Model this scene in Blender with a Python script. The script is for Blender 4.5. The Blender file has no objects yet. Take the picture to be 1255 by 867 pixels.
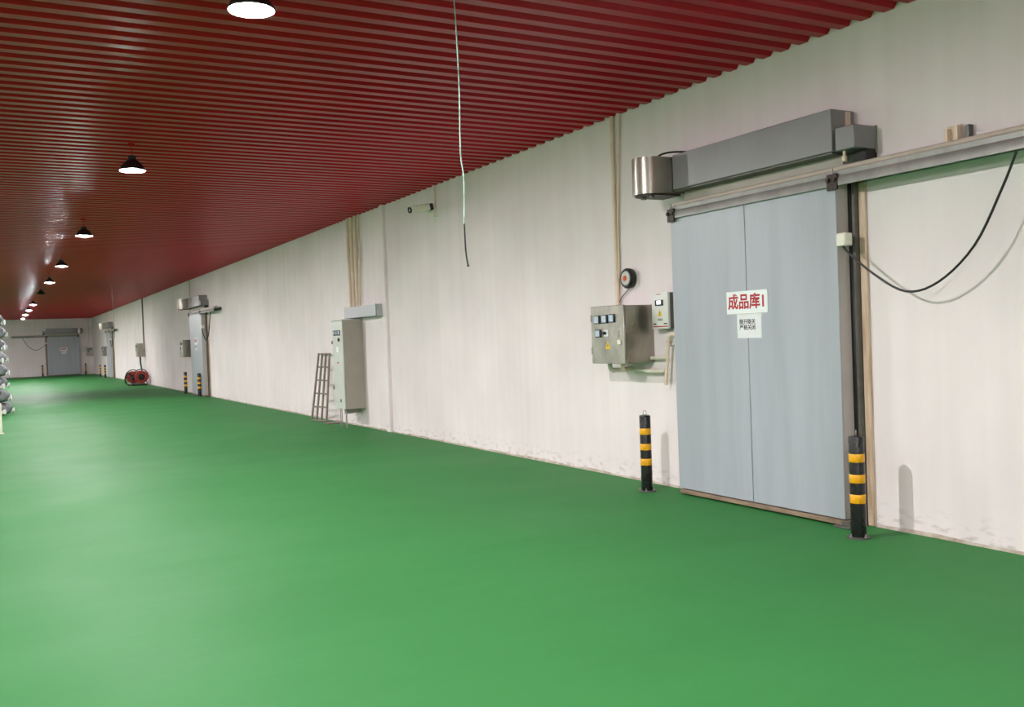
import bpy, bmesh, math, random
from mathutils import Vector, Matrix
random.seed(7)
PI = math.pi
S = bpy.context.scene
C = S.collection

# ------------------------------------------------------------------ camera
cd = bpy.data.cameras.new('camera'); cam = bpy.data.objects.new('camera', cd); C.objects.link(cam)
cd.sensor_width = 36.0; cd.lens = 1143.8 / 1255 * 36; cd.clip_start = 0.05; cd.clip_end = 300
right = Vector((0.874419, -0.483691, -0.037869)); up = Vector((0.042633, -0.001148, 0.999090)); fwd = Vector((0.483294, 0.875238, -0.019618))
m = Matrix.Identity(4)
for i in range(3):
    m[i][0] = right[i]; m[i][1] = up[i]; m[i][2] = -fwd[i]
m[0][3], m[1][3], m[2][3] = 0, 0, 1.55
cam.matrix_world = m
S.camera = cam
# ------------------------------------------------------------------ world (closed hall: barely matters), exposure
w = bpy.data.worlds.new('world'); S.world = w; w.use_nodes = True
w.node_tree.nodes['Background'].inputs[0].default_value = (0.8, 0.85, 0.9, 1)
w.node_tree.nodes['Background'].inputs[1].default_value = 0.05
S.view_settings.view_transform = 'Standard'; S.view_settings.look = 'None'
S.view_settings.gamma = 1; S.view_settings.use_curve_mapping = False
S.view_settings.exposure = 0.0
LAMP_POWER = 5000.0          # emission strength of each lamp lens

# ------------------------------------------------------------------ room dimensions (metres)
W = 5.77; YE = 69.5; ZC = 3.80; XL = -9.0; YB = -9.0

# ------------------------------------------------------------------ materials
def lin(c):
    return tuple(((v/255)/12.92 if v/255 <= .04045 else ((v/255+.055)/1.055)**2.4) for v in c) + (1,)
MATS = {}
def mat(name, rgb, rough=.6, metal=0., var=.08, scale=6., stretch=(1, 1, 1), bump=0., bscale=40., spec=.5, rgb2=None, rvar=.1):
    """principled material: colour varied by stretched noise, roughness varied, optional bump"""
    if name in MATS: return MATS[name]
    M = bpy.data.materials.new(name); M.use_nodes = True; N = M.node_tree.nodes; L = M.node_tree.links
    b = N['Principled BSDF']; b.inputs['Metallic'].default_value = metal
    b.inputs['Specular IOR Level'].default_value = spec
    tc = N.new('ShaderNodeTexCoord'); mp = N.new('ShaderNodeMapping'); mp.inputs['Scale'].default_value = stretch
    L.new(tc.outputs['Object'], mp.inputs['Vector'])
    nz = N.new('ShaderNodeTexNoise'); nz.inputs['Scale'].default_value = scale; nz.inputs['Detail'].default_value = 5
    nz.inputs['Roughness'].default_value = .6
    L.new(mp.outputs[0], nz.inputs['Vector'])
    cr = N.new('ShaderNodeValToRGB'); a = lin(rgb)
    c2 = lin(rgb2) if rgb2 else tuple(v*(1-2*var) for v in a[:3]) + (1,)
    cr.color_ramp.elements[0].position = .3; cr.color_ramp.elements[1].position = .7
    cr.color_ramp.elements[0].color = c2; cr.color_ramp.elements[1].color = a if rgb2 else tuple(min(1, v*(1+var)) for v in a[:3]) + (1,)
    L.new(nz.outputs[0], cr.inputs[0]); L.new(cr.outputs[0], b.inputs['Base Color'])
    mr = N.new('ShaderNodeMapRange'); mr.inputs[3].default_value = max(.02, rough-rvar); mr.inputs[4].default_value = min(1, rough+rvar)
    L.new(nz.outputs[0], mr.inputs[0]); L.new(mr.outputs[0], b.inputs['Roughness'])
    if bump:
        n2 = N.new('ShaderNodeTexNoise'); n2.inputs['Scale'].default_value = bscale; n2.inputs['Detail'].default_value = 4
        L.new(mp.outputs[0], n2.inputs['Vector'])
        bp = N.new('ShaderNodeBump'); bp.inputs['Strength'].default_value = bump; bp.inputs['Distance'].default_value = .01
        L.new(n2.outputs[0], bp.inputs['Height']); L.new(bp.outputs[0], b.inputs['Normal'])
    MATS[name] = M
    return M
def emit(name, rgb, strength):
    M = bpy.data.materials.new(name); M.use_nodes = True; N = M.node_tree.nodes
    b = N['Principled BSDF']; b.inputs['Base Color'].default_value = (.9, .9, .9, 1)
    b.inputs['Emission Color'].default_value = rgb + (1,); b.inputs['Emission Strength'].default_value = strength
    return M

def wall_material():
    """white lime-washed plaster: faint vertical brush streaks, blotches, scattered stains low down near the floor"""
    M = bpy.data.materials.new('white_plaster'); M.use_nodes = True; N = M.node_tree.nodes; L = M.node_tree.links
    b = N['Principled BSDF']; b.inputs['Specular IOR Level'].default_value = .25
    tc = N.new('ShaderNodeTexCoord')
    def noise(scale, stretch, detail=4):
        mp = N.new('ShaderNodeMapping'); mp.inputs['Scale'].default_value = stretch; L.new(tc.outputs['Object'], mp.inputs[0])
        n = N.new('ShaderNodeTexNoise'); n.inputs['Scale'].default_value = scale; n.inputs['Detail'].default_value = detail
        L.new(mp.outputs[0], n.inputs[0]); return n.outputs[0]
    def ramp(fac, p0, c0, p1, c1):
        r = N.new('ShaderNodeValToRGB'); r.color_ramp.elements[0].position = p0; r.color_ramp.elements[1].position = p1
        r.color_ramp.elements[0].color = c0; r.color_ramp.elements[1].color = c1; L.new(fac, r.inputs[0]); return r.outputs[0]
    def mix(fac, a, c, mode='MIX'):
        x = N.new('ShaderNodeMix'); x.data_type = 'RGBA'; x.blend_type = mode
        if isinstance(fac, float): x.inputs[0].default_value = fac
        else: L.new(fac, x.inputs[0])
        L.new(a, x.inputs[6]); L.new(c, x.inputs[7]); return x.outputs[2]
    g = lambda v: (v, v, v, 1)
    streak = ramp(noise(1.0, (7, 7, .22), 6), .25, (.83, .745, .75, 1), .75, (.88, .80, .805, 1))
    blot = ramp(noise(.9, (1, 1, 1), 5), .3, g(.9), .7, g(1))
    col = mix(1.0, streak, blot, 'MULTIPLY')
    # scuffs / damp specks: shapes of their own, kept to the bottom courses
    sep = N.new('ShaderNodeSeparateXYZ'); L.new(tc.outputs['Object'], sep.inputs[0])
    mr = N.new('ShaderNodeMapRange'); mr.inputs[1].default_value = .22; mr.inputs[2].default_value = 0.0; L.new(sep.outputs[2], mr.inputs[0])
    sp = ramp(noise(9, (1, 1, 2.2), 6), .52, g(0), .66, g(1))
    mm = N.new('ShaderNodeMath'); mm.operation = 'MULTIPLY'; L.new(mr.outputs[0], mm.inputs[0]); L.new(sp, mm.inputs[1])
    m2 = N.new('ShaderNodeMath'); m2.operation = 'MULTIPLY'; L.new(mm.outputs[0], m2.inputs[0]); m2.inputs[1].default_value = .5
    rgb = N.new('ShaderNodeRGB'); rgb.outputs[0].default_value = (.33, .28, .22, 1)
    col = mix(m2.outputs[0], col, rgb.outputs[0])
    L.new(col, b.inputs['Base Color']); b.inputs['Roughness'].default_value = .75
    bp = N.new('ShaderNodeBump'); bp.inputs['Strength'].default_value = .1; bp.inputs['Distance'].default_value = .02
    L.new(noise(5, (2, 2, .6), 6), bp.inputs['Height']); L.new(bp.outputs[0], b.inputs['Normal'])
    return M
M_WALL = wall_material()

def floor_material():
    """green epoxy paint with roller lap marks and patchy gloss"""
    M = bpy.data.materials.new('green_epoxy'); M.use_nodes = True; N = M.node_tree.nodes; L = M.node_tree.links
    b = N['Principled BSDF']; tc = N.new('ShaderNodeTexCoord')
    mp = N.new('ShaderNodeMapping'); mp.inputs['Scale'].default_value = (.25, 1.1, 1); L.new(tc.outputs['Object'], mp.inputs[0])
    n = N.new('ShaderNodeTexNoise'); n.inputs['Scale'].default_value = 1.6; n.inputs['Detail'].default_value = 7; n.inputs['Roughness'].default_value = .62
    L.new(mp.outputs[0], n.inputs[0])
    r = N.new('ShaderNodeValToRGB'); r.color_ramp.elements[0].position = .3; r.color_ramp.elements[1].position = .72
    r.color_ramp.elements[0].color = (.034, .180, .047, 1); r.color_ramp.elements[1].color = (.038, .196, .053, 1)
    L.new(n.outputs[0], r.inputs[0]); L.new(r.outputs[0], b.inputs['Base Color'])
    n2 = N.new('ShaderNodeTexNoise'); n2.inputs['Scale'].default_value = .8; n2.inputs['Detail'].default_value = 6; L.new(tc.outputs['Object'], n2.inputs[0])
    mr = N.new('ShaderNodeMapRange'); mr.inputs[3].default_value = .5; mr.inputs[4].default_value = .72; L.new(n2.outputs[0], mr.inputs[0])
    L.new(mr.outputs[0], b.inputs['Roughness']); b.inputs['Specular IOR Level'].default_value = .12
    n3 = N.new('ShaderNodeTexNoise'); n3.inputs['Scale'].default_value = 14; n3.inputs['Detail'].default_value = 5; L.new(mp.outputs[0], n3.inputs[0])
    bp = N.new('ShaderNodeBump'); bp.inputs['Strength'].default_value = .12; bp.inputs['Distance'].default_value = .01
    L.new(n3.outputs[0], bp.inputs['Height']); L.new(bp.outputs[0], b.inputs['Normal'])
    return M
M_FLOOR = floor_material()
M_RED = mat('red_coated_steel', (188, 6, 27), .36, 0., .05, .6, (1, 3, 1), spec=.24, rvar=.04)
M_DOOR = mat('blue_grey_door_sheet', (168, 173, 181), .38, 0., .05, 2.0, (3, 3, .25))
M_DOORSIDE = mat('grey_door_edge', (184, 174, 170), .55, 0., .05, 3.0)
M_HEAD = mat('grey_coated_sheet', (140, 138, 140), .45, .3, .06, 3.0, (1, 1, 1))
M_GALV = mat('galvanised_steel', (150, 148, 144), .45, .25, .12, 8, (1, 1, .4))
M_DKGALV = mat('dull_steel', (112, 110, 106), .5, .6, .15, 8)
M_STAIN = mat('stainless_steel', (168, 162, 152), .3, .9, .14, 5, (1, 1, .35))
M_STAINFACE = mat('scuffed_stainless_door', (172, 168, 158), .42, .75, .16, 7, (1, 1, .6))
M_BLACK = mat('black_rubber', (20, 20, 21), .45, 0., .2, 10)
M_BOLL = mat('black_painted_steel', (16, 16, 17), .28, 0., .2, 10)
M_YEL = mat('yellow_reflective_tape', (240, 172, 20), .4, 0., .08, 25, rvar=.05)
M_BEIGE = mat('beige_pvc', (226, 206, 184), .5, 0., .06, 6)
M_DULLBEIGE = mat('grey_beige_pipe', (192, 180, 166), .5, 0., .06, 6)
M_DUCT = mat('pale_grey_duct_sheet', (176, 178, 182), .45, 0., .04, 4)
M_STRIP = mat('worn_timber_strip', (158, 136, 112), .75, 0., .1, 6, (.6, 4, 4), rgb2=(112, 94, 78))
M_CREAM = mat('cream_pvc', (226, 220, 205), .5, 0., .04, 6)
M_WOOD = mat('weathered_beige_timber', (222, 200, 178), .75, 0., .1, 6, (4, 4, .4), rgb2=(176, 148, 122))
M_GREASE = mat('greasy_iron', (70, 60, 54), .5, .5, .3, 30)
M_WHITEBOX = mat('white_plastic', (232, 228, 214), .4, 0., .03, 6)
M_SIGN = mat('white_sign_board', (232, 236, 236), .35, 0., .02, 6)
M_PAPER = mat('white_paper', (228, 230, 232), .7, 0., .03, 5)
M_INKRED = mat('red_ink', (178, 18, 26), .5, 0., .04, 6)
M_INKBLK = mat('black_ink', (36, 36, 40), .6, 0., .1, 6)
M_CAB = mat('light_grey_enamel', (196, 198, 192), .45, 0., .04, 4)
M_CABSIDE = mat('warm_grey_enamel', (168, 160, 150), .5, 0., .03, 3)
M_INV = mat('pale_grey_plastic', (214, 214, 208), .4, 0., .03, 6)
M_METER = mat('meter_glass', (196, 212, 232), .15, 0., .06, 9)
M_WARN = mat('yellow_warning_sticker', (226, 190, 20), .5, 0., .1, 12)
M_REDPL = mat('red_plastic', (190, 30, 34), .4, 0., .08, 10)
M_REDMACH = mat('red_painted_machine', (170, 52, 42), .45, 0., .2, 14)
M_ORANGE = mat('orange_lens', (240, 110, 60), .3, 0., .05, 10)
M_GRATE = mat('rusty_grey_grating', (132, 122, 112), .6, .4, .2, 14)
M_SACK = mat('grey_woven_sack', (128, 130, 135), .8, 0., .3, 9, bump=.5, bscale=30)
M_SACKTIE = mat('white_sack_mouth', (240, 240, 238), .8, 0., .05, 9)
M_WIREG = mat('pale_green_wire', (170, 205, 190), .5, 0., .15, 14, rgb2=(60, 72, 66))
M_LAMP = mat('dark_lamp_housing', (38, 36, 36), .45, .3, .1, 8)
M_REFL = mat('grey_reflector', (150, 150, 150), .6, 0., .03, 8)
M_LAMPOFF = mat('unlit_lens', (24, 24, 24), .3, 0., .05, 8)
M_CEM = mat('rough_cement_bead', (204, 196, 186), .85, 0., .1, 7, rgb2=(150, 132, 116), bump=.6, bscale=25)
M_SCREW = mat('zinc_screw', (200, 190, 190), .35, .8, .1, 8)
M_LENS = emit('lit_lens', (1.0, .985, .98), LAMP_POWER)
M_SCREEN = emit('lit_display', (.75, .85, 1.0), .9)

# ------------------------------------------------------------------ mesh helpers
class MB:
    def __init__(self): self.b = bmesh.new()
    def box(self, x0, x1, y0, y1, z0, z1, bev=0., seg=1, M=None):
        r = bmesh.ops.create_cube(self.b, size=1.0)
        vs = r['verts']
        for v in vs:
            v.co = Vector(((x0+x1)/2 + v.co.x*(x1-x0), (y0+y1)/2 + v.co.y*(y1-y0), (z0+z1)/2 + v.co.z*(z1-z0)))
        if bev:
            es = list({e for v in vs for e in v.link_edges})
            q = bmesh.ops.bevel(self.b, geom=es, offset=bev, segments=seg, affect='EDGES', profile=.5)
            vs = list({v for f in q['faces'] for v in f.verts} | {v for v in vs if v.is_valid})
        if M is not None:
            for v in vs: v.co = M @ v.co
        return self
    def tube(self, pts, r, n=8, caps=True):
        """sweep a circle along a polyline (r may be a list)"""
        P = [Vector(p) for p in pts]; rings = []
        ref = None
        for i, p in enumerate(P):
            t = (P[min(i+1, len(P)-1)] - P[max(i-1, 0)]).normalized()
            if ref is None:
                ref = Vector((0, 0, 1)) if abs(t.z) < .9 else Vector((1, 0, 0))
            a = t.cross(ref).normalized(); bb = a.cross(t).normalized(); ref = bb
            rr = r[i] if isinstance(r, (list, tuple)) else r
            rings.append([self.b.verts.new(p + (a*math.cos(2*PI*k/n) + bb*math.sin(2*PI*k/n))*rr) for k in range(n)])
        for A, B in zip(rings, rings[1:]):
            for k in range(n): self.b.faces.new((A[k], A[(k+1) % n], B[(k+1) % n], B[k])).smooth = True
        if caps:
            self.b.faces.new(rings[0][::-1]); self.b.faces.new(rings[-1])
        return self
    def lathe(self, prof, n=24, M=None, cap=True, sharp=True):
        """prof: list of (r, z) revolved about z"""
        rings = []
        for r, z in prof:
            if r < 1e-6: rings.append([self.b.verts.new((0, 0, z))])
            else: rings.append([self.b.verts.new((r*math.cos(2*PI*k/n), r*math.sin(2*PI*k/n), z)) for k in range(n)])
        for A, B in zip(rings, rings[1:]):
            for k in range(n):
                if len(A) == 1 and len(B) == 1: continue
                if len(A) == 1: f = (A[0], B[(k+1) % n], B[k])
                elif len(B) == 1: f = (A[k], A[(k+1) % n], B[0])
                else: f = (A[k], A[(k+1) % n], B[(k+1) % n], B[k])
                self.b.faces.new(f).smooth = True
        if cap:
            if len(rings[0]) > 1: self.b.faces.new(rings[0][::-1])
            if len(rings[-1]) > 1: self.b.faces.new(rings[-1])
        if M is not None:
            for R in rings:
                for v in R: v.co = M @ v.co
        return self
    def prism(self, poly, z0, z1, M=None):
        A = [self.b.verts.new((x, y, z0)) for x, y in poly]; B = [self.b.verts.new((x, y, z1)) for x, y in poly]
        n = len(poly)
        for k in range(n): self.b.faces.new((A[k], A[(k+1) % n], B[(k+1) % n], B[k]))
        self.b.faces.new(A[::-1]); self.b.faces.new(B)
        if M is not None:
            for v in A+B: v.co = M @ v.co
        return self
    def build(self, name, material, parent=None, loc=(0, 0, 0), rot=(0, 0, 0)):
        bmesh.ops.recalc_face_normals(self.b, faces=self.b.faces)
        me = bpy.data.meshes.new(name); self.b.to_mesh(me); self.b.free()
        me.materials.append(material)
        try: me.set_sharp_from_angle(angle=math.radians(40))
        except Exception: pass
        o = bpy.data.objects.new(name, me); C.objects.link(o); o.location = loc; o.rotation_euler = rot
        if parent is not None: o.parent = parent
        return o
def tag(o, label, cat, group=None, kind=None):
    if label: o['label'] = label
    if cat: o['category'] = cat
    if group: o['group'] = group
    if kind: o['kind'] = kind
    return o
def empty(name, loc=(0, 0, 0), rz=0., label=None, cat=None, group=None, kind=None):
    o = bpy.data.objects.new(name, None); C.objects.link(o); o.location = loc; o.rotation_euler = (0, 0, rz); o.empty_display_size = .1
    return tag(o, label, cat, group, kind)
def copy_tree(o, parent=None):
    c = o.copy(); C.objects.link(c); c.parent = parent
    for ch in [k for k in bpy.data.objects if k.parent == o]: copy_tree(ch, c)
    return c
def smooth_path(pts, n=6):
    """Catmull-Rom through pts"""
    P = [Vector(p) for p in pts]; out = []
    for i in range(len(P)-1):
        p0 = P[max(i-1, 0)]; p1 = P[i]; p2 = P[i+1]; p3 = P[min(i+2, len(P)-1)]
        for k in range(n):
            t = k/n
            out.append(.5*((2*p1) + (p2-p0)*t + (2*p0-5*p1+4*p2-p3)*t*t + (3*p1-p0-3*p2+p3)*t**3))
    out.append(P[-1]); return out
# facing matrix: local (x right, y up, z towards viewer) on a wall-mounted root whose local +y points out of the wall, +x is the viewer's left
def face(u, d, z): return Matrix.Translation((u, d, z)) @ Matrix(((-1, 0, 0, 0), (0, 0, 1, 0), (0, 1, 0, 0), (0, 0, 0, 1)))

# ------------------------------------------------------------------ SETTING
tag(MB().box(XL-.2, W+.2, YB-.2, YE+.2, -.2, 0).build('floor', M_FLOOR), 'glossy green painted epoxy floor of the long hall', 'floor', kind='structure')
tag(MB().box(W, W+.2, YB, YE, 0, 3.95).build('wall_right', M_WALL), 'long white plastered wall with the sliding doors', 'wall', kind='structure')
tag(MB().box(XL, W+.2, YE, YE+.2, 0, 3.95).build('wall_end', M_WALL), 'white end wall at the far end of the hall', 'wall', kind='structure')
tag(MB().box(XL-.2, XL, YB, YE+.2, 0, 3.95).build('wall_left', M_WALL), 'white plastered wall opposite the doors', 'wall', kind='structure')
tag(MB().box(XL-.2, W+.2, YB-.2, YB, 0, 3.95).build('wall_back', M_WALL), 'white wall behind the viewer', 'wall', kind='structure')
# corrugated ceiling: ribs run across the hall, pitch 0.204 m
b = MB(); p = .204; y = YB-.1 - ((YB-.1-4.47) % p) - p; prof = []
while y < YE+.15:
    prof += [(y, ZC+.036), (y+.060, ZC+.036), (y+.088, ZC), (y+.176, ZC)]; y += p
    prof[-1] = (prof[-1][0], ZC)
NX = 60
grid = [[b.b.verts.new((XL-.1 + (W+.1-XL+.1)*i/NX, yy, zz)) for yy, zz in prof] for i in range(NX+1)]
for i in range(NX):
    for k in range(len(prof)-1): b.b.faces.new((grid[i][k], grid[i+1][k], grid[i+1][k+1], grid[i][k+1]))
ceil = b.build('ceiling', M_RED)
tag(ceil, 'dark red corrugated steel ceiling with ribs running across the hall', 'ceiling', kind='structure')
# screws in the lower flats
b = MB()
yy = 4.47 - 20*p
rows = [XL+.9+1.35*i for i in range(7)]
k = 0
while yy < 26:
    for i, rx in enumerate(rows):
        if (k+i) % 2 == 0:
            b.lathe([(0, -.006), (.007, -.004), (.009, 0)], 6, Matrix.Translation((rx+random.uniform(-.02, .02), yy+.135, ZC)), cap=False)
    yy += p; k += 1
o = b.build('ceiling_screw', M_SCREW, ceil); o['kind'] = 'stuff'
# rough cement bead where the wall meets the floor (with a gap at the doors)
def bead(name, segs):
    b = MB()
    for (a0, a1) in segs:
        n = max(2, int((a1-a0)/.25)); pts = []
        R0 = []
        for i in range(n+1):
            yv = a0+(a1-a0)*i/n; h = random.uniform(.012, .034); d = random.uniform(.008, .02)
            R0.append([b.b.verts.new((W-d, yv, 0)), b.b.verts.new((W-d*.7, yv, h*.7)), b.b.verts.new((W+.001, yv, h)), b.b.verts.new((W+.001, yv, 0))])
        for A, B in zip(R0, R0[1:]):
            for q in range(4): b.b.faces.new((A[q], A[(q+1) % 4], B[(q+1) % 4], B[q]))
        b.b.faces.new(R0[0][::-1]); b.b.faces.new(R0[-1])
    return tag(b.build(name, M_CEM), 'rough cement bead along the foot of the white wall', 'baseboard', kind='structure')
bead('baseboard_right', [(YB, 4.84), (6.94, 14.66), (14.84, 29.7), (31.8, YE)])
# plaster pier (shallow vertical strip) where the cable duct ends
tag(MB().box(W-.05, W+.01, 14.66, 14.83, 0, 3.86, .006).build('trim_1', M_WALL), 'shallow vertical white plaster strip on the wall beside the cable duct', 'pilaster', kind='structure')

# ------------------------------------------------------------------ SLIDING DOORS AND THEIR GEAR
# local frame of every door set: x = u (towards the motor side * s), y = distance out of the wall, z up
def U(s, a, b_): return (min(s*a, s*b_), max(s*a, s*b_))

def text_mesh(name, body, size, M, material, parent, bold=0., sx=1.):
    cu = bpy.data.curves.new(name, 'FONT'); cu.body = body; cu.size = size; cu.align_x = 'CENTER'; cu.align_y = 'CENTER'
    cu.offset = bold; cu.extrude = .0006; cu.resolution_u = 2; cu.space_line = 1.0
    t = bpy.data.objects.new(name, cu); C.objects.link(t)
    dg = bpy.context.evaluated_depsgraph_get(); me = bpy.data.meshes.new_from_object(t.evaluated_get(dg))
    bpy.data.objects.remove(t); bpy.data.curves.remove(cu)
    for v in me.vertices: v.co = M @ Vector((v.co.x*sx, v.co.y, v.co.z))
    me.name = name; me.materials.clear(); me.materials.append(material)
    o = bpy.data.objects.new(name, me); C.objects.link(o); o.parent = parent
    return o

def sliding_door(n, loc, rz, s, where, detail):
    d = empty('door_%d' % n, loc, rz, 'pale blue-grey insulated sliding cold-store door ' + where, 'door', kind='structure')
    SL, SF = .075, .205                                  # slab back / front distance from wall
    for a0, a1 in ((-.98, -.003), (.003, .98)):
        x0, x1 = U(s, a0, a1)
        MB().box(x0, x1, SF-.012, SF, .058, 2.60, .003).build('door_panel', M_DOOR, d)
    x0, x1 = U(s, -.98, .98)
    MB().box(x0, x1, SL, SF-.012, .058, 2.598).build('door_core', M_DOORSIDE, d)
    x0, x1 = U(s, -1.0, .96)
    MB().box(x0, x1, SL+.01, SF+.012, .014, .05, .004).build('bottom_seal', M_STRIP, d)
    x0, x1 = U(s, -1.0, .98)
    MB().box(x0, x1, SF-.02, SF+.004, 2.585, 2.602, .003).build('top_edge', M_GALV, d)
    # jamb on the opening side: rubber seal, steel plate and weathered timber strip
    x0, x1 = U(s, -1.035, -.975)
    MB().box(x0, x1, 0, .07, 0, 2.62).build('jamb_plate', M_DKGALV, d)
    x0, x1 = U(s, -1.01, -.955)
    MB().box(x0, x1, 0, .078, .03, 2.60, .008).build('rubber_seal', M_BLACK, d)
    x0, x1 = U(s, -1.095, -1.035)
    MB().box(x0, x1, 0, .028, 0, 2.60, .005).build('frame_strip', M_WOOD, d)
    x0, x1 = U(s, .955, .975)
    MB().box(x0, x1, 0, .07, 0, 2.62).build('rubber_seal', M_BLACK, d)
    x0, x1 = U(s, -.98, .96)
    MB().box(x0, x1, 0, .07, 2.60, 2.68).build('frame_head', M_DKGALV, d)
    if detail > 1:                                        # floor guide shoe at the near corner
        x0, x1 = U(s, -1.06, -.9)
        MB().box(x0, x1, SF-.03, SF+.05, 0, .014, .003).box(x0+.02, x1-.06, SF+.016, SF+.022, .014, .05).build('guide_shoe', M_DKGALV, d)
    # ---- rail
    r = empty('door_rail', loc, rz, 'long grey steel sliding track with beige pipe above it, ' + where, 'rail')
    x0, x1 = U(s, -3.05, .98)
    zb = 2.575
    # C-channel profile (d, z), extruded along u
    prof = [(.10, zb+.11), (.215, zb+.11), (.215, zb+.075), (.222, zb+.07), (.235, zb+.045), (.235, zb), (.215, zb), (.215, zb+.035), (.20, zb+.06), (.20, zb+.095), (.10, zb+.095)]
    Mx = Matrix(((0, 0, 1, 0), (1, 0, 0, 0), (0, 1, 0, 0), (0, 0, 0, 1)))
    MB().prism(prof, x0, x1, Mx).build('track_channel', M_GALV, r)
    MB().tube([(x0, .15, zb+.137), (x1, .15, zb+.137)], .022, 12).build('track_pipe', M_DULLBEIGE, r)
    MB().box(x0, x1, .0, .03, zb+.03, zb+.10).build('mounting_strip', M_DKGALV, r)
    for a in (-2.9, -2.1, -1.4, -.1, .8):
        x0, x1 = U(s, a-.03, a+.03)
        MB().box(x0, x1, 0, .16, zb+.095, zb+.115, .002).box(x0, x1, 0, .012, zb+.115, zb+.15, .002).build('wall_bracket', M_GALV, r)
    for a in (-.98, .93):                                  # trolley carriages on the slab ends
        x0, x1 = U(s, a-.05, a+.05)
        t = MB().box(x0, x1, .225, .245, zb-.03, zb+.09, .004).build('trolley', M_GREASE, r)
        for q in (-.03, .03):
            MB().tube([(s*(a+q), .245, zb+.045), (s*(a+q), .262, zb+.045)], .016, 10).build('roller', M_GREASE, t)
        MB().tube([(s*a, .235, zb+.08), (s*a, .235, zb+.135)], .008, 8).build('bolt', M_GALV, t)
    # ---- drive housing
    h = empty('drive_housing', loc, rz, 'long grey sheet-metal drive cover ' + where, 'cover')
    x0, x1 = U(s, -1.0, .87)
    MB().box(x0, x1, .002, .25, 2.83, 3.15, .006).build('cover_box', M_HEAD, h)
    x0, x1 = U(s, -.99, .86)
    MB().box(x0, x1, .10, .125, 2.70, 2.83).build('lower_panel', M_CABSIDE, h)
    MB().box(x0, x1, .126, .24, 2.812, 2.83, .004).build('bottom_lip', M_DKGALV, h)
    if detail > 1:
        x0, x1 = U(s, -1.003, -.999)
        MB().box(x0, x1, .045, .10, 2.85, 3.14).build('end_label', M_BEIGE, h)
    # ---- stainless motor cover: U-shaped plan, round front
    mc = empty('motor_cover', loc, rz, 'round-fronted stainless steel motor cover ' + where, 'cover')
    rr = .155; cu_, cv = s*1.03, .40
    poly = [(cu_+rr*math.cos(a), cv+rr*math.sin(a)) for a in [PI*i/18 for i in range(19)]] + [(cu_-rr, .10), (cu_+rr, .10)]
    b = MB(); b.prism(poly, 2.80, 3.135)
    for f in b.b.faces:
        if abs(f.normal.z) < .5: f.smooth = True
    b.build('shell', M_STAIN, mc)
    poly2 = [(cu_+(x-cu_)*.86, cv+(y_-cv)*.86) for x, y_ in poly]
    MB().prism(poly2, 2.785, 2.80).build('underside_plate', M_GREASE, mc)
    for q in (-.07, .05):
        MB().lathe([(.028, 2.765), (.028, 2.786)], 10, Matrix.Translation((cu_+q, cv+.03, 0))).build('gland', M_DKGALV, mc)
    MB().box(cu_-.1, cu_+.1, 0, .12, 2.86, 3.08).build('wall_bracket', M_DKGALV, mc)
    if detail > 1:
        pts = smooth_path([(s*1.0, .33, 3.13), (s*.98, .30, 3.17), (s*.9, .24, 3.185), (s*.78, .16, 3.17), (s*.72, .1, 3.155)])
        tag(MB().tube(pts, .009, 8).build('motor_cable', M_BLACK, None, loc, (0, 0, rz)), 'short black cable bowed over the motor cover of the nearest door', 'cable')
    # ---- square gear box at the opening end
    g = empty('limit_switch_box', loc, rz, 'small square grey box beside the drive cover ' + where, 'box')
    x0, x1 = U(s, -1.205, -1.025)
    MB().box(x0, x1, .02, .245, 2.825, 2.995, .006).build('box_body', M_HEAD, g)
    MB().box(x0, x1, 0, .02, 2.80, 3.0).build('back_plate', M_GALV, g)
    x0, x1 = U(s, -1.20, -1.08)
    MB().box(x0, x1, .0, .12, 2.735, 2.825, .004).build('black_bracket', M_BLACK, g)
    if detail > 1:
        MB().tube([(s*-1.07, .20, 2.826), (s*-1.07, .20, 2.79)], .009, 8).lathe([(.018, 2.745), (.02, 2.76), (.02, 2.785), (.012, 2.79)], 10, Matrix.Translation((s*-1.07, .20, 0))).build('switch_plunger', M_BEIGE, g)
    # ---- junction box on the slab edge, hanging cable
    j = empty('junction_box', loc, rz, 'small white plastic junction box on the edge of the door ' + where, 'box')
    x0, x1 = U(s, -1.06, -.98)
    bz = MB().box(x0, x1, .13, .215, 2.125, 2.22, .005).build('box_body', M_WHITEBOX, j)
    MB().box(x0-.002, x1+.002, .195, .207, 2.123, 2.222, .002).build('box_lid', M_WHITEBOX, j)
    pts = smooth_path([(s*-1.02, .19, 2.13), (s*-1.08, .2, 2.07), (s*-1.30, .2, 1.895), (s*-1.57, .2, 1.752), (s*-1.83, .2, 1.802), (s*-2.10, .2, 2.02), (s*-2.30, .2, 2.36), (s*-2.40, .2, 2.57)], 5)
    tag(MB().tube(pts, .0085 if detail > 1 else .014, 7).build('hanging_cable', M_BLACK, None, loc, (0, 0, rz)), 'black cable drooping from the track to the junction box ' + where, 'cable')
    # ---- sign board and paper notice
    if detail > 0:
        sg = empty('door_sign', loc, rz, 'white sign board with red characters ' + where, 'sign')
        MB().box(-.245, .245, SF, SF+.006, 1.658, 1.850, .001).build('board', M_SIGN, sg)
        text_mesh('lettering', '成品库1', .135, face(.0, SF+.0068, 1.752), M_INKRED, sg, bold=.0035, sx=.96)
        sg.rotation_euler = (0, 0, rz)
        pn = empty('paper_notice', loc, rz, 'white paper notice in black handwriting under the sign ' + where, 'notice')
        MB().box(-.165, .125, SF, SF+.003, 1.450, 1.655, .0005).build('sheet', M_PAPER, pn)
        text_mesh('handwriting', '随开随关\n严格关闭', .048, face(-.0, SF+.0036, 1.562), M_INKBLK, pn, bold=.0006)
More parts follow.
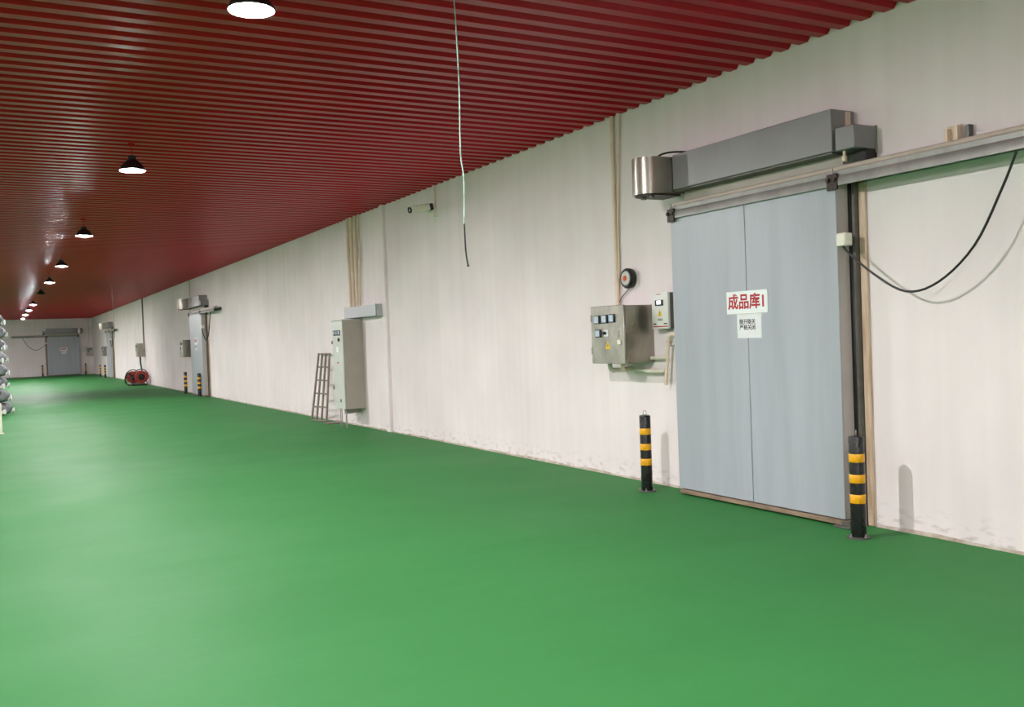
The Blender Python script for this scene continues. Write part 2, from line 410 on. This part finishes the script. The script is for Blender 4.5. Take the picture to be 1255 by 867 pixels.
        for tz, tu in ((1.648, .03), (1.642, -.15)):
            MB().box(tu-.025, tu+.025, SF+.003, SF+.0036, tz-.008, tz+.008).build('tape', M_CREAM, pn)
    return d

def bollard_proto():
    r = empty('bollard')
    MB().lathe([(.054, .012), (.054, .722), (.050, .732), (.03, .737), (0, .738)], 28, cap=False).build('post_tube', M_BOLL, r)
    for z0, z1 in ((.549, .609), (.400, .461), (.254, .318)):
        MB().lathe([(.0545, z0), (.0552, z0+.001), (.0552, z1-.001), (.0545, z1)], 28, cap=False).build('yellow_band', M_YEL, r)
    MB().lathe([(0, 0), (.082, 0), (.082, .012), (0, .012)], 28, cap=False).build('base_plate', M_DKGALV, r)
    for k in range(4):
        a = PI/4+k*PI/2
        MB().lathe([(.009, .012), (.009, .02), (.005, .021), (.005, .036), (0, .037)], 8, Matrix.Translation((.069*math.cos(a), .069*math.sin(a), 0)), cap=False).build('bolt', M_GALV, r)
    return r
BP = bollard_proto(); used = [False]
def bollard(x, y, label, ring=False):
    o = BP if not used[0] else copy_tree(BP)
    used[0] = True
    o.location = (x, y, 0); o.rotation_euler = (0, 0, 0 if ring else random.uniform(0, 1.2))
    tag(o, label, 'bollard', 'striped bollards in front of the doors')
    if ring:
        pts = [(.02*math.cos(a), 0, .757+.02*math.sin(a)) for a in [2*PI*i/14 for i in range(15)]]
        MB().tube(pts, .0028, 6).build('lifting_ring', M_GALV, o)
    return o

def control_box(loc, rz, label, u0, u1, detail, s=1, depth=.37, z0=1.232, z1=1.803, grp='stainless control boxes beside the doors'):
    """stainless wall control box; viewer's left is +u"""
    r = empty('control_box', loc, rz, label, 'control box', grp)
    H_ = z1-z0; wd = u1-u0
    MB().box(u0, u1, 0, depth-.022, z0, z1, .004).build('body', M_STAIN, r)
    d = MB().box(u0-.004, u1+.004, depth-.02, depth, z0-.006, z1+.006, .004).build('front_door', M_STAINFACE, r)
    def P(fx, fy): return (u1-fx*wd, z1-fy*H_)
    def rect(name, f, m, th, par, ins=0.):
        a, z_1 = P(f[0], f[1]); c, z_2 = P(f[2], f[3])
        return MB().box(c+ins, a-ins, depth, depth+th, z_2+ins, z_1-ins, .002).build(name, m, par)
    for f in ((.13, .15, .30, .30), (.365, .145, .535, .295), (.59, .14, .755, .285), (.155, .405, .32, .54)):
        mt = rect('meter', f, M_BLACK, .016, d)
        if detail:
            a, z_1 = P(f[0], f[1]); c, z_2 = P(f[2], f[3])
            MB().box(c+.018, a-.006, depth+.016, depth+.018, z_2+.008, z_1-.008, .001).build('meter_face', M_METER, mt)
    if detail:
        kp = rect('switch_plate', (.40, .41, .53, .53), M_SIGN, .006, d)
        uc, zc = P(.455, .47)
        MB().tube([(uc, depth+.006, zc), (uc, depth+.03, zc)], .016, 12).box(uc-.012, uc+.04, depth+.022, depth+.036, zc-.006, zc+.006, .002).build('switch_knob', M_BLACK, kp)
        ut, zt = P(.505, .685)
        Mx = face(ut, depth, zt)
        tr = MB().prism([(-.046, -.04), (.046, -.04), (0, .045)], .0, .0012, Mx).build('warning_sticker', M_WARN, d)
        MB().prism([(.006, .022), (-.011, -.006), (-.001, -.005), (-.007, -.028), (.011, .002), (.001, .001)], .0012, .0018, Mx).build('lightning_mark', M_INKBLK, tr)
        ul, zl = P(.86, .635)
        MB().box(ul-.028, ul+.028, depth, depth+.012, zl-.024, zl+.024, .004).lathe([(.007, 0), (.007, .003), (0, .003)], 8, face(ul, depth+.012, zl), cap=False).build('lock', M_WHITEBOX, d)
        rect('handle', (.825, .43, .865, .55), M_GALV, .006, d)
        for fy in (.2, .78):
            uh, zh = P(0, fy)
            MB().box(uh-.018, uh+.008, depth-.03, depth+.005, zh-.035, zh+.035, .003).build('hinge', M_GALV, d)
    return r

def conduit(name, pts, r, label, material=M_BEIGE, n=10, loc=(0, 0, 0), rz=0., couplings=(), grp=None, cat='conduit'):
    if couplings:
        e = empty(name, loc, rz, label, cat, grp)
        MB().tube(pts, r, n).build('pipe', material, e)
        for c in couplings:
            MB().tube(c, r*1.22, n).build('coupling', material, e)
        return e
    return tag(MB().tube(pts, r, n).build(name, material, None, loc, (0, 0, rz)), label, cat, grp)

RZ = PI/2
# nearest door ------------------------------------------------------
D1 = (W, 5.94, 0)
WH = {1: 'of the nearest door', 2: 'of the second door', 3: 'of the distant third door', 4: 'of the end wall door'}
sliding_door(1, D1, RZ, 1, WH[1], 2)
bollard(5.425, 7.235, 'black bollard with yellow bands and a wire ring, left of the nearest door', True)
bollard(5.365, 4.665, 'black bollard with three yellow bands at the right edge of the nearest door')
control_box(D1, RZ, 'stainless control box with square meters on the wall left of the nearest door', 1.55, 2.12, True)

# inverter
def inverter(loc, rz, label, u0, u1, z0, z1, d0, detail):
    r = empty('inverter', loc, rz, label, 'inverter')
    MB().box(u0, u1, 0, d0-.03, z0+.005, z1-.005, .006).build('rear_case', M_DKGALV, r)
    f = MB().box(u0-.002, u1+.002, d0-.03, d0, z0, z1, .008, 2).build('front_cover', M_INV, r)
    if detail:
        uc = (u0+u1)/2; wd = u1-u0
        P = lambda fx, fy: (u1-fx*wd, z1-fy*(z1-z0))
        a, za = P(.24, .21); c, zc = P(.74, .37)
        k = MB().box(c, a, d0, d0+.008, zc, za, .002).build('keypad', M_BLACK, f)
        a, za = P(.36, .225); c, zc = P(.62, .33)
        MB().box(c, a, d0+.008, d0+.0095, zc, za, .0005).build('display', M_SCREEN, k)
        ut, zt = P(.5, .56); Mx = face(ut, d0, zt)
        t = MB().prism([(-.036, -.033), (.036, -.033), (0, .036)], 0, .0012, Mx).build('warning_sticker', M_WARN, f)
        MB().prism([(.005, .016), (-.009, -.006), (-.001, -.005), (-.006, -.024), (.009, 0), (.001, -.001)], .0012, .0018, Mx).build('lightning_mark', M_INKBLK, t)
        a, za = P(.03, .92); c, zc = P(.97, .945)
        MB().box(c, a, d0, d0+.001, zc, za).build('red_stripe', M_INKRED, f)
        a, za = P(.3, .05); c, zc = P(.6, .065)
        MB().box(c, a, d0, d0+.001, zc, za).build('red_mark', M_INKRED, f)
        for q, fy in ((.5, .72), (.5, .755)):
            a, za = P(q-.13, fy); c, zc = P(q+.16, fy+.017)
            MB().box(c, a, d0, d0+.001, zc, za).build('small_print', M_INKBLK, f)
        for q in (.16, .83):
            a, za = P(q-.1, .845); c, zc = P(q+.1, .875)
            MB().box(c, a, d0, d0+.001, zc, za).build('small_print', M_INKBLK, f)
    return r
inverter(D1, RZ, 'pale grey wall inverter with small display left of the nearest door', 1.17, 1.42, 1.556, 1.912, .12, True)
# push button plate below the inverter
r = empty('push_button_station', D1, RZ, 'small grey plate with a red push button below the inverter', 'switch')
MB().box(1.16, 1.30, 0, .035, 1.395, 1.54, .003).build('plate', M_INV, r)
MB().lathe([(.022, 0), (.022, .014), (.017, .022), (0, .024)], 14, face(1.27, .035, 1.425), cap=False).build('red_button', M_REDPL, r)
# leaning pipe with elbow and coupling
conduit('drop_pipe', smooth_path([(1.10, .07, 1.492), (1.17, .07, 1.497), (1.212, .075, 1.485), (1.224, .08, 1.44), (1.262, .08, 1.2), (1.292, .08, 1.01)], 4), .016,
        'leaning beige plastic pipe with elbow below the inverter', M_BEIGE, 10, D1, RZ, couplings=([(1.276, .08, 1.115), (1.292, .08, 1.01)], [(1.09, .07, 1.49), (1.16, .07, 1.497)]))
conduit('stub_pipe', [(1.57, .045, 1.268), (1.44, .045, 1.270), (1.30, .045, 1.268)], .017, 'short white horizontal pipe between the control box and the leaning pipe', M_CREAM, 10, D1, RZ,
        couplings=([(1.48, .045, 1.2695), (1.42, .045, 1.269)],))
conduit('elbow_pipe', smooth_path([(1.80, .06, 1.15), (1.6, .06, 1.14), (1.44, .06, 1.14), (1.40, .055, 1.14), (1.385, .03, 1.14), (1.385, 0, 1.14)], 4), .022,
        'white pipe running into the wall under the control box', M_CREAM, 10, D1, RZ)
conduit('cable_gland_pipe', smooth_path([(2.05, .20, 1.235), (2.05, .20, 1.18), (2.05, .17, 1.15), (2.05, .05, 1.145), (2.05, 0, 1.145)], 4), .024,
        'bent grey conduit leaving the bottom of the control box left of centre', M_CREAM, 10, D1, RZ)
conduit('cable_gland_pipe', smooth_path([(1.76, .24, 1.235), (1.77, .24, 1.20), (1.83, .2, 1.165), (1.90, .14, 1.16), (1.94, .06, 1.16), (1.94, 0, 1.16)], 4), .022,
        'curved beige conduit looping under the control box', M_BEIGE, 10, D1, RZ, couplings=([(1.76, .24, 1.235), (1.765, .24, 1.205)],))
# conduit up to the ceiling + thin companion pipe
conduit('wall_conduit', [(2.11, .03, 3.80), (2.115, .03, 2.9), (2.11, .03, 1.80)], .022, 'tall beige conduit rising from the control box to the ceiling', M_BEIGE, 10, D1, RZ,
        couplings=([(2.112, .03, 2.08), (2.11, .03, 2.02)], [(2.112, .03, 1.86), (2.11, .03, 1.80)]))
conduit('thin_conduit', [(1.985, .02, 3.80), (2.03, .02, 3.3), (2.075, .02, 2.7), (2.082, .02, 2.1)], .011, 'thin beige pipe slanting beside the tall conduit', M_BEIGE, 8, D1, RZ)
# sounder
r = empty('alarm_beacon', D1, RZ, 'round black alarm beacon with grey face and orange lens above the control box', 'alarm')
MB().lathe([(.10, 0), (.104, .02), (.104, .05), (.092, .066), (.078, .066), (.074, .06)], 28, face(1.895, .015, 2.09), cap=True).build('housing', M_BLACK, r)
MB().lathe([(.076, .058), (.07, .068), (0, .072)], 24, face(1.895, .015, 2.09), cap=False).build('face_disc', M_CAB, r)
MB().lathe([(.028, .07), (.026, .082), (.014, .09), (0, .092)], 16, face(1.895, .015, 2.09), cap=False).build('orange_lens', M_ORANGE, r)
MB().tube(smooth_path([(1.90, .03, 1.99), (1.96, .03, 1.95), (2.04, .03, 1.90), (2.085, .03, 1.85)], 4), .005, 6).build('lead', M_DKGALV, r)
MB().box(1.86, 1.93, 0, .02, 2.05, 2.13).build('mount', M_BLACK, r)
# wall hook above the track
r = empty('wall_hook', D1, RZ, 'small rusty steel anchor with two clips on the wall above the sliding track', 'bracket')
MB().box(-1.98, -1.95, 0, .05, 2.735, 2.84, .003).build('clip', M_DKGALV, r)
MB().box(-1.90, -1.80, 0, .02, 2.735, 2.86, .003).box(-1.90, -1.875, .02, .06, 2.735, 2.85, .002).box(-1.825, -1.80, .02, .06, 2.735, 2.84, .002).build('clip_plate', M_BEIGE, r)

# second and third doors, end-wall door ----------------------------------
D2 = (W, 5.94+24.85, 0); D3 = (W, 5.94+51.3, 0); D4 = (3.955, YE, 0)
sliding_door(2, D2, RZ, 1, WH[2], 1)
bollard(5.50, 32.6, 'bollard at the far edge of the second door along the wall')
bollard(5.50, 30.2, 'bollard at the near edge of the second door along the wall')
control_box(D2, RZ, 'stainless control box on the wall beside the second door', 1.45, 2.02, True)
sliding_door(3, D3, RZ, 1, WH[3], 0)
bollard(5.30, 59.6, 'tiny distant bollard at the far edge of the third door')
bollard(5.34, 57.2, 'tiny distant bollard at the near edge of the third door')
control_box(D3, RZ, 'distant control box on the wall beside the third door', 1.55, 2.12, False)
sliding_door(4, D4, PI, -1, WH[4], 1)
bollard(2.64, YE-.38, 'distant bollard left of the door in the end wall')
bollard(5.24, YE-.38, 'distant bollard right of the door in the end wall')
control_box(D4, PI, 'distant control box in the corner beside the end wall door', -1.79, -1.42, False)
inverter(D4, PI, 'distant grey inverter beside the end wall door', -1.38, -1.20, 1.5, 1.95, .12, False)
for (L_, rz_, u, nm) in ((D2, RZ, 1.75, 'beside the second door'), (D3, RZ, 1.9, 'beside the third door'), (D4, PI, -1.6, 'beside the end wall door')):
    conduit('wall_conduit', [(u, .03, 3.80), (u, .03, 1.79)], .02, 'thin distant conduit rising from the control box ' + nm, M_BEIGE, 8, L_, rz_)

# ------------------------------------------------------------------ GREY ELECTRICAL CABINET, DUCT, CONDUITS, GRATING
CB = (W, 16.24, 0)
r = empty('electrical_cabinet', CB, RZ, 'tall light grey electrical cabinet hung on the wall beside the metal grating', 'cabinet')
MB().box(-.29, .29, 0, .365, .34, 1.935, .004).build('body', M_CABSIDE, r)
MB().box(-.30, .30, 0, .40, 1.925, 1.945, .004).build('top_cap', M_CAB, r)
d = MB().box(-.288, .288, .366, .385, .345, 1.92, .004).build('front_door', M_CAB, r)
for q, (a, c) in enumerate(((.20, .10), (.07, -.03), (-.06, -.16))):
    k = MB().box(c, a, .385, .398, 1.66, 1.755, .003).build('meter', M_BLACK, d)
    MB().box(c+.015, a-.015, .398, .400, 1.68, 1.74, .001).build('meter_face', M_METER, k)
MB().lathe([(.035, 0), (.03, .02), (0, .022)], 12, face(-.09, .385, 1.585), cap=False).build('switch_knob', M_BLACK, d)
for z_ in (1.54, .715):
    MB().box(.27, .30, .36, .40, z_-.03, z_+.03, .003).build('hinge', M_DKGALV, d)
MB().box(-.03, .07, .385, .386, 1.36, 1.46).build('label_plate', M_SIGN, d)
MB().box(-.04, .06, .385, .386, 1.16, 1.185).build('small_print', M_INKRED, d)
MB().box(-.10, -.06, .385, .395, .46, .52, .003).build('lock', M_DKGALV, d)
for u, dd in ((.24, .30), (.10, .32), (-.06, .30), (-.22, .34)):
    MB().tube([(u, dd, .34), (u, dd, 0)], .008, 8).build('floor_conduit', M_GALV, r)
MB().box(-.02, .02, 0, .30, .24, .34).build('support_bracket', M_CABSIDE, r)
r = empty('cable_duct', (W, 0, 0), RZ, 'grey sheet-metal cable duct on the wall above the cabinet', 'duct')
MB().box(14.83, 16.5, 0, .15, 1.965, 2.165, .006).build('duct_body', M_DUCT, r)
MB().box(14.83, 14.86, .15, .155, 1.96, 2.17, .002).build('end_flange', M_BLACK, r)
for k, (u, ub) in enumerate(((16.44, 16.38), (16.26, 16.20), (16.05, 16.04), (15.86, 15.92))):
    nm = ['leftmost', 'second from the left', 'third from the left', 'rightmost'][k]
    conduit('vertical_conduit', [(u, .04, 3.80), (u, .04, 3.05), (ub, .05, 2.165)], .032 if k != 3 else .02, 'beige conduit dropping into the cable duct, ' + nm + ' of four', M_BEIGE, 10, (W, 0, 0), RZ,
            couplings=([(u, .04, 3.10), (u, .04, 3.02)],), grp='conduits dropping into the cable duct')
# leaning metal grating: 4 long bars, 6 cross bars
r = empty('metal_grating', (0, 0, 0), 0, 'rusty grey steel bar grating leaning on the wall beside the cabinet', 'grating')
B0, B1 = Vector((5.40, 18.02, .012)), Vector((5.52, 17.46, .012)); T0, T1 = Vector((5.70, 18.35, 1.33)), Vector((5.72, 17.72, 1.33))
nrm = (B1-B0).cross(T0-B0).normalized()
if nrm.x > 0: nrm = -nrm
for k in range(4):
    f = k/3; a = B0.lerp(B1, f); c = T0.lerp(T1, f)
    b = MB(); side = (B1-B0).normalized()*.016
    q = [a-side, a+side, a+side+nrm*.03, a-side+nrm*.03]; q2 = [v+(c-a) for v in q]
    A = [b.b.verts.new(v) for v in q]; B_ = [b.b.verts.new(v) for v in q2]
    for i in range(4): b.b.faces.new((A[i], A[(i+1) % 4], B_[(i+1) % 4], B_[i]))
    b.b.faces.new(A[::-1]); b.b.faces.new(B_); b.build('long_bar', M_GRATE, r)
for k in range(6):
    f = .012+.976*k/5; a = B0.lerp(T0, f)+nrm*.008; c = B1.lerp(T1, f)+nrm*.008
    MB().tube([a, c], .017, 6).build('cross_bar', M_GRATE, r)
tag(MB().box(5.42, 5.70, 17.05, 17.4, 0, .02, .003).build('floor_plate', M_GRATE), 'flat rusty steel plate on the floor under the cabinet', 'plate')

# ------------------------------------------------------------------ CCTV CAMERA
r = empty('security_camera', (W, 12.62, 3.40), RZ, 'white bullet security camera on a wall bracket below the ceiling', 'camera')
MB().box(-.055, .055, 0, .07, -.06, .09, .005).build('mount_box', M_WHITEBOX, r)
MB().tube([(0, .07, .0), (0, .15, -.005), (.0, .19, .03)], .018, 8).build('bracket_arm', M_WHITEBOX, r)
Mx = Matrix.Translation((-.02, .12, .075)) @ Matrix.Rotation(.18, 4, 'X').inverted() @ Matrix.Rotation(.15, 4, 'Z')
h = MB().box(-.05, .05, 0, .32, -.045, .045, .012, 2, M=Mx).build('camera_housing', M_WHITEBOX, r)
MB().box(-.058, .058, -.01, .36, .047, .055, .003, M=Mx).build('sun_shield', M_WHITEBOX, h)
MB().lathe([(.044, 0), (.046, .02), (.03, .022), (.028, .008), (0, .008)], 16, Mx @ Matrix.Translation((0, .318, 0)) @ Matrix.Rotation(-PI/2, 4, 'X'), cap=False).build('lens_hood', M_BLACK, h)
MB().lathe([(.02, .012), (.012, .02), (0, .022)], 12, Mx @ Matrix.Translation((0, .318, 0)) @ Matrix.Rotation(-PI/2, 4, 'X'), cap=False).build('lens', M_METER, h)
MB().box(-.052, .052, -.06, -.012, -.05, .05, .01, M=Mx).build('rear_cap', M_BLACK, h)
conduit('camera_conduit', [(12.58, .02, 3.80), (12.58, .02, 3.49)], .010, 'thin conduit from the ceiling to the security camera', M_BEIGE, 8, (W, 0, 0), RZ)
MB_ = MB().tube(smooth_path([(0.02, .02, -.06), (.03, .03, -.10), (.0, .03, -.13), (-.03, .02, -.10)], 4), .005, 6).build('cable_loop', M_WHITEBOX, r)

# ------------------------------------------------------------------ FUSE BOX AND RED MACHINE
control_box((W, 43.9, 0), RZ, 'grey fuse box on the wall above the red machine', 0, .6, False, depth=.33, z0=1.22, z1=1.81, grp='wall boxes')
conduit('wall_conduit', [(.15, .03, 3.80), (.15, .03, 1.81)], .03, 'distant conduit rising from the fuse box above the red machine', M_DKGALV, 8, (W, 43.9, 0), RZ)
conduit('supply_cable', smooth_path([(.2, .2, 1.215), (.2, .2, .95), (-.2, .22, .70), (-.7, .27, .6)], 4), .035, 'thick black cable from the fuse box down to the red machine', M_BLACK, 8, (W, 43.9, 0), RZ, cat='cable')
r = empty('hose_reel_machine', (5.27, 43.0, 0), 0, 'red machine with twin drums and black hoses on the floor by the wall', 'machine')
MB().box(-.30, .32, -.35, .75, .05, .09, .005).build('skid', M_DKGALV, r)
for u in (-.26, .28):
    for v in (-.3, .7): MB().box(u-.03, u+.03, v-.04, v+.04, 0, .05).build('foot', M_BLACK, r)
for u, v, rr in ((-.12, .45, .24), (.14, -.12, .25)):      # drum axes point down the hall
    Mx = Matrix.Translation((u, v, .09+rr+.02)) @ Matrix.Rotation(PI/2, 4, 'X')
    dr = MB().lathe([(rr, -.2), (rr+.02, -.19), (rr+.02, -.16), (rr-.03, -.15), (rr-.03, .15), (rr+.02, .16), (rr+.02, .19), (rr-.02, .2), (rr-.10, .2), (rr-.11, .15)], 22, Mx).build('drum', M_REDMACH, r)
    MB().lathe([(rr-.11, .152), (.05, .17), (.04, .22), (0, .222)], 16, Mx, cap=False).build('hub', M_BLACK, dr)
    pts = [(u+(rr+.05)*math.cos(t), v+.05*math.sin(3*t), .09+rr+.04+(rr+.06)*math.sin(t)) for t in [-.3+(PI+.6)*i/18 for i in range(19)]]
    MB().tube(pts, .02, 7).build('hose', M_BLACK, r)
for v, q in ((-.25, .27), (.1, .25)):
    pts = [(-.36+.13*math.cos(t), v+.08*math.sin(t*2), .29+q*math.sin(t)) for t in [2*PI*i/22 for i in range(23)]]
    MB().tube(pts, .018, 7).build('hose', M_BLACK, r)
MB().tube(smooth_path([(-.3, -.4, .03), (0, -.45, .03), (.25, -.38, .03), (.38, -.2, .03), (.36, .1, .2)], 4), .02, 7).build('hose', M_BLACK, r)

# ------------------------------------------------------------------ HANGING WIRES
r = empty('hanging_wire', (0, 0, 0), 0, 'thin pale green wire hanging from the ceiling with a black frayed end', 'wire')
pts = smooth_path([(2.64, 5.377, 3.80), (2.645, 5.377, 3.70), (2.655, 5.377, 3.394), (2.657, 5.377, 3.088), (2.650, 5.377, 2.724), (2.666, 5.377, 2.559), (2.656, 5.377, 2.274)], 5)
MB().tube(pts, .0042, 6).build('insulated_wire', M_WIREG, r)
MB().tube(smooth_path([(2.656, 5.377, 2.274), (2.657, 5.377, 2.2), (2.660, 5.377, 2.089), (2.673, 5.377, 2.0)], 4), [.0052]*12+[.009], 6).build('black_end', M_BLACK, r)
MB().lathe([(.012, 0), (.012, -.012), (0, -.014)], 8, Matrix.Translation((2.64, 5.377, 3.80)), cap=False).build('ceiling_grommet', M_BLACK, r)
tag(MB().tube(smooth_path([(3.12, 30.2, 3.80), (3.11, 30.2, 3.2), (3.125, 30.2, 2.5), (3.12, 30.2, 1.9)], 4), .006, 6)  .build('hanging_wire', M_GREASE), 'faint distant wire hanging from the ceiling before the third door', 'wire')

# ------------------------------------------------------------------ PENDANT LAMPS
LY = [5.51, 10.94, 17.37, 23.58, 29.1, 34.73, 42.3, 47.88, 53.4, 58.85]
ZL = 3.59
def lamp_proto(bulb_mat):
    # wide dark shade with a grey reflector inside and a stubby bulb whose end reaches the rim
    r = empty('pendant_lamp')
    MB().lathe([(.132, -.086), (.136, -.086), (.138, -.076), (.120, -.045), (.085, .005), (.055, .025), (.045, .035), (.045, .075), (0, .077)], 28, cap=False).build('shade', M_LAMP, r)
    MB().lathe([(.132, -.085), (.115, -.042), (.08, 0.), (.05, .012), (0, .012)], 28, cap=False).build('reflector', M_REFL, r)
    MB().lathe([(.046, .010), (.050, -.01), (.050, -.075), (.044, -.090), (.028, -.099), (0, -.102)], 20, cap=False).build('bulb', bulb_mat, r)
    MB().tube([(0, 0, .07), (0, 0, ZC-ZL+.02)], .005, 8).build('rod', M_RED, r)
    MB().lathe([(.04, ZC-ZL-.015), (.04, ZC-ZL), (0, ZC-ZL)], 14, cap=False).build('canopy', M_RED, r)
    return r
LP = lamp_proto(M_LENS)
ORD = ['nearest to the viewer', 'second', 'third', 'fourth', 'fifth', '', 'sixth', 'seventh', 'eighth', 'last and farthest']
for i, y in enumerate(LY):
    if i == 5:
        o = lamp_proto(M_LAMPOFF)
        tag(o, 'unlit dark pendant lamp, the only one switched off in the row', 'lamp', 'pendant lamps in a row')
    else:
        o = LP if i == 0 else copy_tree(LP)
        if i == 0: lab = 'glowing round pendant lamp nearest to the viewer'
        elif i == 9: lab = 'glowing round pendant lamp farthest down the row, before the end wall'
        else: lab = 'glowing round pendant lamp, ' + ORD[i] + ' lit one from the viewer'
        tag(o, lab, 'lamp', 'pendant lamps in a row')
    o.location = (1.39, y, ZL)
# unseen parallel row over the left half, added as fill light
for i, y in enumerate([-5.2, .1] + LY + [64.5]):
    o = copy_tree(LP); o.location = (-4.4, y, ZL)
    tag(o, 'added unseen fill lamp of the parallel row over the left half of the hall', 'lamp', 'added fill lamps in the parallel row')
# the row in view goes on behind the viewer
for y in (.1, -5.2):
    o = copy_tree(LP); o.location = (1.39, y, ZL)
    tag(o, 'pendant lamp of the row behind the viewer', 'lamp', 'pendant lamps behind the viewer')

# ------------------------------------------------------------------ SACK PILE AND SHORT POST AT THE LEFT
def sack_proto():
    r = empty('sack')
    b = MB(); n = 12; rings = []
    for i in range(9):
        t = i/8; x = -.55 + .53*t
        k = max(.25, math.sin(PI*min(1, .12+.9*t*.86))**.45) if t < .9 else .5
        if t >= 1: k = .3
        rings.append([b.b.verts.new((x, (.17+.09*t)*k*math.copysign(abs(math.cos(a))**.7, math.cos(a)), .165+.165*k*math.copysign(abs(math.sin(a))**.8, math.sin(a)))) for a in [2*PI*j/n for j in range(n)]])
    for A, B in zip(rings, rings[1:]):
        for j in range(n): b.b.faces.new((A[j], A[(j+1) % n], B[(j+1) % n], B[j])).smooth = True
    b.b.faces.new(rings[0][::-1]); b.b.faces.new(rings[-1]); b.build('sack_body', M_SACK, r)
    MB().lathe([(.06, -.03), (.085, 0), (.05, .025), (.075, .06), (.09, .085), (.05, .09), (0, .08)], 10, Matrix.Translation((-.04, 0, .10)) @ Matrix.Rotation(PI/2, 4, 'Y') @ Matrix.Scale(.8, 4), cap=False).build('tied_mouth', M_SACKTIE, r)
    return r
SP = sack_proto(); first = True
for tier in range(8):
    R_ = 1.24 - .009*tier; n = 12
    for k in range(n):
        a = 2*PI*(k+.5*(tier % 2))/n + random.uniform(-.05, .05)
        ad = (math.degrees(a)+180) % 360 - 180
        if not -125 < ad < 65: continue
        o = SP if first else copy_tree(SP); first = False
        rj = R_ + random.uniform(-.05, .04)
        o.location = (-.95+rj*math.cos(a), 27.5+rj*math.sin(a), tier*.325)
        o.rotation_euler = (random.uniform(-.06, .06), 0, a)
        tag(o, 'grey woven sack with white tied mouth, ' + ['bottom', 'second', 'third', 'fourth', 'fifth', 'sixth', 'seventh', 'top'][tier] + ' layer of the tall pile', 'sack', 'sacks in the tall pile')
r = empty('short_post', (.01, 20.8, 0), 0, 'short cream steel post with foot plate in front of the sack pile', 'post')
MB().box(-.035, .035, -.035, .035, .012, .60, .006).build('post_tube', M_CREAM, r)
MB().box(-.06, .06, -.06, .06, 0, .012, .003).build('foot_plate', M_CREAM, r)
